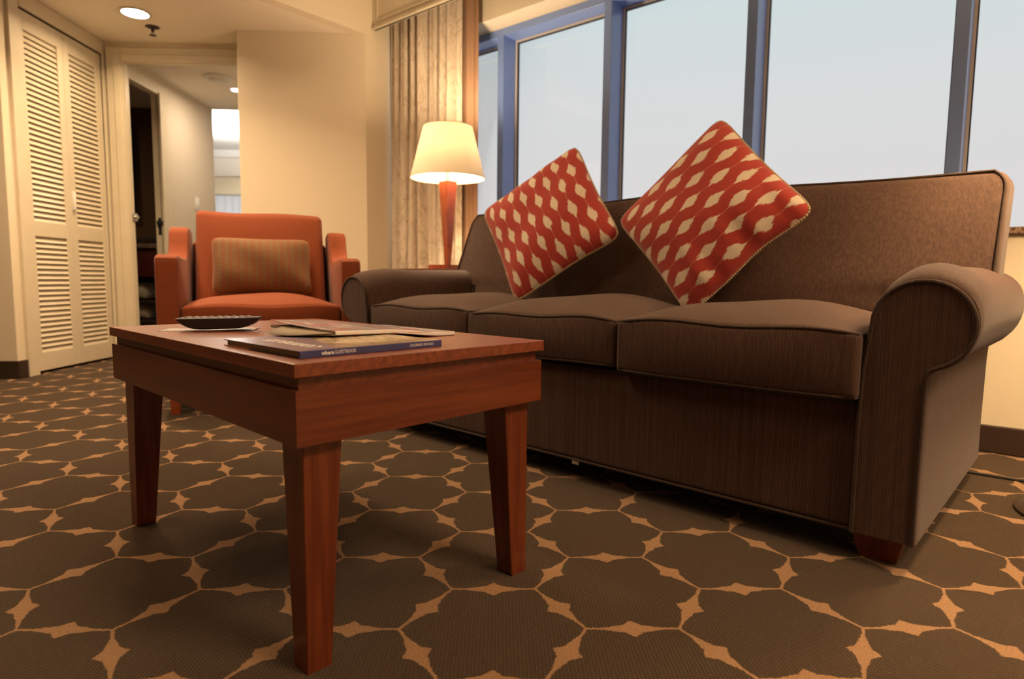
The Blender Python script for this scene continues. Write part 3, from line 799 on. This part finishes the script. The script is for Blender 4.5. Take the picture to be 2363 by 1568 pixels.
# guest book: local x runs from spine away (to -X), y along spine
gb = empty('guest_book', (-.834,.503,ZT), math.radians(-2.5), label='hardcover guidebook with navy spine lying nearest the table corner', cat='book')
BL, BWd, BH = .277, .262, .0115
def cover_mat():
    mm, b = mat('guidebook_cover_print')
    tc = b.n('ShaderNodeTexCoord'); X, Y, Z = b.xyz(tc.outputs['Object'])
    n1 = b.noise(b.coord((14,50,1)), 1.5, 4, .6, .5); n2 = b.noise(b.coord((60,20,1)), 1.0, 3)
    mtn = b.mix(b.sm(n1, .35, .65), (.13,.085,.045), (.34,.21,.10))
    mtn = b.mix(b.m('MULTIPLY', b.sm(n2, .5, .7), .5), mtn, (.20,.22,.28))
    # pale grid lines on the picture
    ln = b.sm(b.m('ABSOLUTE', b.m('SUBTRACT', b.m('FRACT', b.m('DIVIDE', b.m('ADD', X, b.m('MULTIPLY', Y, .12)), .045)), .5)), .03, .0)
    mtn = b.mix(b.m('MULTIPLY', ln, .45), mtn, (.42,.36,.40))
    # shell-like pale structure to the right
    dx = b.m('ADD', X, .11); dy = b.m('SUBTRACT', Y, .19)
    rr = b.m('ADD', b.m('MULTIPLY', dx, dx), b.m('MULTIPLY', b.m('MULTIPLY', dy, dy), .6))
    sh_ = b.m('MULTIPLY', b.sm(rr, .0065, .0035), b.sm(b.noise(b.coord((20,90,1)), 1.2, 3), .40, .52))
    mtn = b.mix(sh_, mtn, (.62,.50,.33))
    sky_ = b.sm(b.m('ADD', b.m('ADD', b.m('MULTIPLY', X, -.28), b.m('MULTIPLY', Y, -1.0)), b.m('MULTIPLY', n2, .006)), -.068, -.062)
    c = b.mix(sky_, mtn, (.15,.115,.20))
    b.out(c, .28, spec=.5, coat=.3); return mm
M_NAVY = plain('navy_book_cloth', (.045,.045,.15), .35)
M_ORG = plain('orange_board', (.42,.17,.06), .5)
def page_mat():
    mm, b = mat('page_block'); s = b.noise(b.coord((2,2,900)), 1, 3)
    b.out(b.mix(s, (.22,.17,.12), (.40,.33,.25)), .8); return mm
M_PAGE = page_mat()
M_PRINT = plain('white_print', (.80,.78,.76), .5)
build('page_block', bx((-BWd+.006,.004,.0018), (-.003,BL-.004,BH-.0018)), M_PAGE, gb, smooth=False)
fc = build('front_cover', bx((-BWd,0,BH-.0018), (0,BL,BH), .0004, 1), cover_mat(), gb, smooth=False)
build('back_cover', bx((-BWd,0,0), (0,BL,.0018), .0004, 1), M_ORG, gb, smooth=False, label='orange and black back cover')
build('back_cover_band', bx((-BWd*.62,-.0006,.0002), (-.002,.02,.0022)), M_BLACK, gb, smooth=False)
spn = build('spine', bx((-.003,0,0), (.002,BL,BH), .0008, 2), M_NAVY, gb, smooth=False, label='navy blue spine')
mt_ = Matrix.Translation((.0021,.036,.0035))@Matrix(((0,0,1,0),(1,0,0,0),(0,1,0,0),(0,0,0,1)))
text_mesh('lettering', 'where', .0082, M_PRINT, spn, mt_, True)
mt_ = Matrix.Translation((.0021,.0585,.0035))@Matrix(((0,0,1,0),(1,0,0,0),(0,1,0,0),(0,0,0,1)))
text_mesh('lettering', 'GUESTBOOK', .0078, M_PRINT, spn, mt_, False, .85)
mt_ = Matrix.Translation((.0021,.205,.0040))@Matrix(((0,0,1,0),(1,0,0,0),(0,1,0,0),(0,0,0,1)))
text_mesh('lettering', 'COLORADO 2014-2015', .0062, M_PRINT, spn, mt_, False, .82)
mt_ = Matrix.Translation((-.030,.062,BH+.0002))@Matrix(((0,-1,0,0),(1,0,0,0),(0,0,1,0),(0,0,0,1)))@Matrix.Rotation(PI/2, 4, 'Z')
text_mesh('lettering', 'connects', .052, M_PRINT, fc, mt_, False, .9, shear=.2)

# magazine on top
mg = empty('magazine', (-.986,.668,ZT+.0118), 0, label='curling soft magazine with pale spine lying partly on top of the guidebook', cat='magazine')
ml = .29; mg.rotation_euler = (0,0,-.061)
def zsag(y):
    t = max(0, min(1, (y-.112)/.15)); return -.0112*t*t*(3-2*t)
MD, MT = .255, .0078
def mag_sheet(z_lo, z_hi, y0, y1, d0, d1, curl, lift, n=28, mat_=None, name='pages'):
    bm = NBM(); g = {}
    for i in range(n+1):
        for j in range(n+1):
            x = -(d0+(d1-d0)*i/n); y = y0+(y1-y0)*j/n
            k = 1-j/n; far = i/n
            zb = zsag(y)            # sags from the book down to the table
            zc = curl*(k**3)*(1-.4*far)+lift*far*far*k
            for s, z in ((0, z_lo), (1, z_hi)):
                g[(s,i,j)] = bm.verts.new((x, y, zb+zc+z))
    for i in range(n):
        for j in range(n):
            bm.faces.new((g[(1,i,j)], g[(1,i+1,j)], g[(1,i+1,j+1)], g[(1,i,j+1)])); bm.faces.new((g[(0,i,j+1)], g[(0,i+1,j+1)], g[(0,i+1,j)], g[(0,i,j)]))
    for i in range(n):
        for j in (0, n): bm.faces.new((g[(0,i,j)], g[(0,i+1,j)], g[(1,i+1,j)], g[(1,i,j)]))
        for q in (0, n): bm.faces.new((g[(0,q,i)], g[(0,q,i+1)], g[(1,q,i+1)], g[(1,q,i)]))
    return build(name, bm, mat_, mg)
def magcover():
    mm, b = mat('magazine_cover_print')
    n1 = b.noise(b.coord((9,26,1)), 1.4, 3); n2 = b.noise(b.coord((20,7,1), loc=(4,2,0)), 1.3, 2)
    c = b.mix(b.sm(n1, .42, .6), (.30,.26,.30), (.46,.45,.52)); c = b.mix(b.sm(n2, .55, .62), c, (.62,.16,.20)); c = b.mix(b.sm(n1, .62, .66), c, (.75,.74,.76))
    b.out(c, .25, coat=.3); return mm
def spinemat():
    mm, b = mat('magazine_spine_print')
    tc = b.n('ShaderNodeTexCoord'); X, Y, Z = b.xyz(tc.outputs['Object'])
    n1 = b.noise(b.coord((1,700,1)), 1, 2); n2 = b.noise(b.coord((1,36,1)), 1, 1)
    band = b.m('MULTIPLY', b.sm(b.m('ABSOLUTE', b.m('SUBTRACT', b.m('ADD', Z, b.m('MULTIPLY', Y, .030)), .0052)), .0013, .0009), b.sm(n1, .42, .5))
    band = b.m('MULTIPLY', band, b.sm(n2, .40, .44))
    ink = b.mix(b.sm(n2, .50, .52), (.45,.42,.42), (.72,.16,.12))
    b.out(b.mix(b.m('MULTIPLY', band, .8), (.80,.76,.72), ink), .5); return mm
mag_sheet(.0006, MT-.0012, 0, ml, .0, MD, .004, .0, mat_=M_PAGE, name='page_block')
mag_sheet(MT-.0010, MT, 0, ml, .0, MD+.002, .004, .010, mat_=magcover(), name='front_cover')
mag_sheet(0, .0006, -.004, ml, .0, MD, .004, .0, mat_=M_WHITE, name='back_cover')
bm = NBM(); g = []
for j in range(29):
    k = 1-j/28; zb = zsag(ml*j/28)+.004*k**3
    g.append([bm.verts.new((x, ml*j/28, zb+z)) for x, z in ((0,0),(.0022,.0008),(.0024,.0035),(.0020,MT-.0006),(0,MT))])
for A, B in zip(g, g[1:]):
    for k in range(4): bm.faces.new((A[k], A[k+1], B[k+1], B[k]))
build('spine', bm, spinemat(), mg, label='pale spine with small red print')
# pages fanning out at the near end
for kk in range(4):
    bm = NBM(); n = 20; gg = []
    for i in range(n+1):
        t = i/n; x = -.003-.20*t; y = -.002-.066*math.sin(t*PI)**.8*(1-.10*kk)
        z = .0078-.0013*kk-.0065*math.sin(t*PI)*(1-.17*kk)
        gg.append((bm.verts.new((x, .01, .0085-.0014*kk)), bm.verts.new((x, y, max(.0006+.0007*(3-kk), z)))))
    for A, B in zip(gg, gg[1:]): bm.faces.new((A[0], A[1], B[1], B[0]))
    o = build('page', bm, M_PAGE, mg); md = o.modifiers.new('t', 'SOLIDIFY'); md.thickness = .0006

# remote on a leaflet
lf = NBM(); g = []
for i in range(25):
    t = i/24; row = []
    for j in range(9):
        s = j/8
        row.append(lf.verts.new((-.115+.20*t, -.035+.07*s, .0006+.007*max(0, (t-.5)*2)**1.5*(.4+.6*math.sin(s*PI))*(1-.7*max(0, t-.85)/.15))))
    g.append(row)
for A, B in zip(g, g[1:]):
    for k in range(8): lf.faces.new((A[k], A[k+1], B[k+1], B[k]))
def leafmat():
    mm, b = mat('leaflet_print'); n1 = b.noise(b.coord((40,40,1)), 1.2, 3)
    c = b.mix(b.sm(n1, .42, .55), (.30,.30,.45), (.62,.56,.54)); c = b.mix(b.sm(n1, .6, .64), c, (.10,.22,.10)); b.out(c, .35); return mm
RA = math.radians(50)
lo_ = build('leaflet', lf, leafmat(), label='glossy printed leaflet lying under the black remote control', cat='leaflet'); md = lo_.modifiers.new('t', 'SOLIDIFY'); md.thickness = .0006
lo_.location = (-1.435,.660,ZT+.0002); lo_.rotation_euler = (0,0,RA)
rm = empty('remote_control', (-1.400,.650,ZT+.0016), RA, label='black remote control resting on the leaflet at the far left of the table', cat='remote control')
prof = []
RL = .172
def rz(t):  # underside height along length
    return .021*(abs(2*t-1)**4)+.002*math.sin(PI*t)+.010*max(0, t-.2)*.5
bm = NBM(); g = []
for i in range(33):
    t = i/32; x = -RL/2+RL*t; zb = rz(t); zt = .0275+.003*t; hw = .024*(1-.10*abs(2*t-1)**6)
    if zb > zt-.002: zb = zt-.002
    g.append([bm.verts.new((x, y*hw, z)) for y, z in ((-1,zt-.0012),(-.94,zt),(.94,zt),(1,zt-.0012),(.86,zb+.003),(.55,zb),(-.55,zb),(-.86,zb+.003))])
for A, B in zip(g, g[1:]):
    for k in range(8): bm.faces.new((A[k], A[(k+1) % 8], B[(k+1) % 8], B[k]))
bm.faces.new(g[0][::-1]); bm.faces.new(g[-1])
build('body', bm, M_BLACK, rm)
build('face_plate', bx((-RL/2+.006,-.020,.0275), (RL/2-.006,.020,.0298), .0008), plain('grey_remote_face', (.09,.085,.10), .3), rm).rotation_euler = (0,-.012,0)
bme = None
for i in range(9):
    for j in range(3):
        if bme is None:
            b = NBM(); box(b, (-.004,-.0035,0), (.004,.0035,.0016), .0008, 1); o = build('button', b, plain('grey_buttons', (.22,.21,.23), .5), rm); bme = o.data
        else:
            o = bpy.data.objects.new('button', bme); C.objects.link(o); o.parent = rm
        o.location = (-.066+i*.0158, -.0115+j*.0115, .0292+.0002*i)

# ------------------------------------------------------------------ armchair
HC = math.radians(22.1+40.007)     # chair looks back along this heading
acx = Vector((-math.sin(HC), math.cos(HC), 0)); arx = Vector((math.cos(HC), math.sin(HC), 0))
def chw(r, a, z=0): return arx*r+acx*a+Vector((0,0,z))
ch = empty('armchair', chw(.025,3.0), HC, label='burnt orange upholstered armchair facing the room beside the doorway', cat='armchair')
# local: x right, y away from camera
prof = [(.0,.17),(.0,.655),(.006,.680),(.022,.692),(.05,.696),(.20,.690),(.36,.688),(.42,.697),(.46,.724),(.49,.770),(.51,.815),(.53,.838),(.56,.848),(.62,.850),(.70,.835),(.78,.62),(.80,.17)]
for s in (-1, 1):
    bm = NBM(); x0, x1 = (.335,.425)
    L_ = [(0,x0),(1,x1)]
    rings = []
    for xx, ins in ((x0,.012),(x0+.005,.003),(x0+.016,0),(x1-.016,0),(x1-.005,.003),(x1,.012)):
        cy = sum(p[0] for p in prof)/len(prof); cz = sum(p[1] for p in prof)/len(prof)
        ring = []
        for k, p in enumerate(prof):
            a = Vector(prof[k-1]); c = Vector(prof[(k+1) % len(prof)]); tdir = (c-a).normalized(); nn = Vector((-tdir.y, tdir.x))
            if nn.dot(Vector((cy-p[0], .45-p[1]))) < 0 and k not in (0, len(prof)-1): pass
            q = Vector(p)+Vector((tdir.y, -tdir.x))*ins
            if (Vector((.4,.4))-q).length > (Vector((.4,.4))-Vector(p)).length: q = Vector(p)-Vector((tdir.y, -tdir.x))*ins
            ring.append(bm.verts.new((s*xx, q[0], q[1])))
        rings.append(ring)
    n = len(prof)
    for A, B in zip(rings, rings[1:]):
        for k in range(n): bm.faces.new((A[k], A[(k+1) % n], B[(k+1) % n], B[k]))
    bm.faces.new(rings[0]); bm.faces.new(rings[-1])
    build('arm', bm, M_ORANGE, ch)
o = build('base', rbox((.672,.74,.19), .012, (6,6,4)), M_ORANGE, ch); o.location = (0,.40,.265)
seat_cushion(-.334,.334,.004,.62,.355,.480, .045, M_ORANGE, None, ch)
def fnc(p, q):
    t = (q[2]+1)/2; bul = .02*(1-abs(q[0])**4)*(1-abs(q[2])**4) if q[1] < 0 else 0
    return (p.x*(1+.0*t), p.y+.50+.17*t-bul, p.z+.70+.004*math.sin(4*q[0]))
build('back_cushion', rbox((.618,.15,.48), .028, (16,4,14), fnc), M_ORANGE, ch)
o = build('back_frame', rbox((.672,.09,.62), .02, (6,3,6)), M_ORANGE, ch); o.location = (0,.745,.48)
for r_, a_ in ((-.37,.06),(.37,.06),(-.37,.72),(.37,.72)):
    b = NBM(); w0, w1 = .026, .017
    ra = [b.verts.new((r_+x*w1, a_+y*w1, 0)) for x, y in ((-1,-1),(1,-1),(1,1),(-1,1))]; rb = [b.verts.new((r_+x*w0, a_+y*w0, .175)) for x, y in ((-1,-1),(1,-1),(1,1),(-1,1))]
    b.faces.new(ra[::-1]); b.faces.new(rb)
    for i in range(4): b.faces.new((ra[i], ra[(i+1) % 4], rb[(i+1) % 4], rb[i]))
    build('leg', b, M_LAMPW, ch, smooth=False)
def lumbar_mat():
    mm, b = mat('striped_lumbar_fabric')
    tc = b.n('ShaderNodeTexCoord'); X, Y, Z = b.xyz(tc.outputs['Object'])
    s1 = b.m('SINE', b.m('MULTIPLY', X, 2*PI/.034)); s2 = b.m('SINE', b.m('MULTIPLY', X, 2*PI/.0113))
    dash = b.m('SINE', b.m('MULTIPLY', Y, 2*PI/.010))
    c = b.mix(b.sm(s1, -.5, .7), (.17,.050,.012), (.15,.075,.020))
    c = b.mix(b.m('MULTIPLY', b.sm(b.m('MULTIPLY', s2, dash), .1, .7), .55), c, (.24,.145,.058))
    b.out(c, .85, b.m('ADD', s2, dash), .3, .001, sheen=.15); return mm
bm, path = pillow(.47,.295,.14, .045, nx=32, wr=lambda u, v, s: .004*math.sin(5*u+4*v))
lp = build('lumbar_pillow', bm, lumbar_mat(), label='small oblong pillow with tan and rust stripes on the orange armchair', cat='pillow')
Zn = (-acx*math.cos(.28)+Vector((0,0,1))*math.sin(.28)); Xn = arx; Yn = Zn.cross(Xn)
m4 = Matrix.Identity(4); cc = chw(.025,3.43,.658)
for i in range(3): m4[i][0] = Xn[i]; m4[i][1] = Yn[i]; m4[i][2] = Zn[i]; m4[i][3] = cc[i]
lp.matrix_world = m4
build('seam', cord_mesh(path, .003, .012), plain('rust_seam', (.36,.15,.05), .8), lp)

# ------------------------------------------------------------------ end table and lamp
LX, LY = -2.60, 2.52
EH = .658
et = empty('end_table', (LX-.02,LY-.06,0), TT, label='dark cherry end table holding the lamp behind the sofa arm', cat='table')
build('tabletop', bx((-.24,-.22,EH-.03), (.24,.22,EH), .002), M_WX, et, smooth=False)
build('apron', bx((-.225,-.205,.55), (.225,.205,EH-.03), .002), M_WX, et, smooth=False)
for sx in (-1, 1):
    for sy in (-1, 1):
        build('leg', bx((sx*.20-.02,sy*.18-.02,0), (sx*.20+.02,sy*.18+.02,.55), .002), M_WZ, et, smooth=False)
lm = empty('table_lamp', (LX,LY,EH), 0, label='lit table lamp with cream cone shade and tapered red wood column by the curtain', cat='lamp')
LR = math.radians(-4)
def sq(b, z0, h0, z1, h1):
    c_, s_ = math.cos(LR), math.sin(LR)
    def R4(h, z): return [b.verts.new(((x*c_-y*s_)*h, (x*s_+y*c_)*h, z)) for x, y in ((-1,-1),(1,-1),(1,1),(-1,1))]
    A, B = R4(h0, z0), R4(h1, z1); b.faces.new(A[::-1]); b.faces.new(B)
    for i in range(4): b.faces.new((A[i], A[(i+1) % 4], B[(i+1) % 4], B[i]))
    return b
build('base', sq(NBM(), 0, .078, .026, .078), M_LAMPW, lm, smooth=False)
build('column', sq(NBM(), .026, .0125, .494, .036), M_LAMPW, lm, smooth=False)
bm = NBM(); lathe(bm, [(.012,.494),(.012,.55),(.016,.55),(.016,.60),(.006,.605),(.006,.794)], 20); build('socket', bm, plain('cream_socket', (.75,.66,.48), .4), lm)
bm = NBM(); lathe(bm, [(.004,.60),(.018,.62),(.028,.65),(.027,.672),(.014,.69),(.002,.695)], 24); build('bulb', bm, emis('lamp_bulb', (1,.72,.40), 14), lm)
mm, b = mat('lamp_shade_fabric')
fab = b.noise(b.coord((300,300,300)), 1, 2)
t = b.n('ShaderNodeBsdfTranslucent'); t.inputs[0].default_value = (.86,.78,.66,1); d_ = b.n('ShaderNodeBsdfDiffuse'); d_.inputs[0].default_value = (.78,.74,.64,1)
mx = b.n('ShaderNodeMixShader'); mx.inputs[0].default_value = .20; o_ = b.n('ShaderNodeOutputMaterial'); b.link(d_.outputs[0], mx.inputs[1]); b.link(t.outputs[0], mx.inputs[2]); b.link(mx.outputs[0], o_.inputs[0])
bm = NBM(); lathe(bm, [(.2100,.512),(.1380,.794),(.1365,.794),(.2085,.512)], 72, cap=False)
bmesh.ops.remove_doubles(bm, verts=bm.verts, dist=1e-6)
build('lamp_shade', bm, mm, lm, label='cream cone-shaped fabric shade')
M_EDGE = plain('cream_shade_edge', (.70,.58,.38), .6)
for r_, z in ((.2095,.512), (.1378,.794)):
    bm = NBM(); tube(bm, [(r_*math.cos(2*PI*k/72), r_*math.sin(2*PI*k/72), z) for k in range(72)], .0022, 6, closed=True); build('shade_rim', bm, M_EDGE, lm)
for a in range(3):
    bm = NBM(); tube(bm, [(0,0,.789), (.137*math.cos(a*2.094), .137*math.sin(a*2.094), .789)], .0015, 6); build('shade_spoke', bm, M_EDGE, lm)
point('table_lamp_light', (LX,LY,1.385), 34, (1,.71,.42), .05)

# ------------------------------------------------------------------ floor lamp at right, cord
fl = empty('floor_lamp', (.165,2.16,0), 0, label='floor lamp with dark weighted base at the right edge of the carpet', cat='lamp')
bm = NBM(); lathe(bm, [(.190,0),(.190,.008),(.172,.020),(.12,.034),(.05,.044),(.014,.052)], 48); build('base', bm, M_BASE, fl)
bm = NBM(); tube(bm, [(0,0,.04),(0,0,1.30)], .012, 16); build('pole', bm, M_BASE, fl)
bm = NBM(); lathe(bm, [(.165,1.26),(.12,1.54),(.118,1.54),(.163,1.26)], 48, cap=False); build('lamp_shade', bm, mm, fl)
bm = NBM(); lathe(bm, [(.004,1.30),(.028,1.34),(.028,1.37),(.003,1.40)], 20); build('bulb', bm, emis('floor_lamp_bulb', (1,.72,.40), 14), fl)
fl.location.x = .175
point('floor_lamp_light', (.175,2.16,1.45), 80, (1,.66,.34), .07)
bm = NBM()
tube(bm, [(-.50,2.47,.004),(-.35,2.45,.004),(-.138,2.437,.004),(-.06,2.438,.004),(.02,2.441,.004),(.12,2.42,.004),(.2,2.38,.004),(.22,2.33,.005)], .0038, 8)
build('power_cord', bm, M_BLACK, label='thin black cord lying on the carpet between sofa and floor lamp', cat='cord')
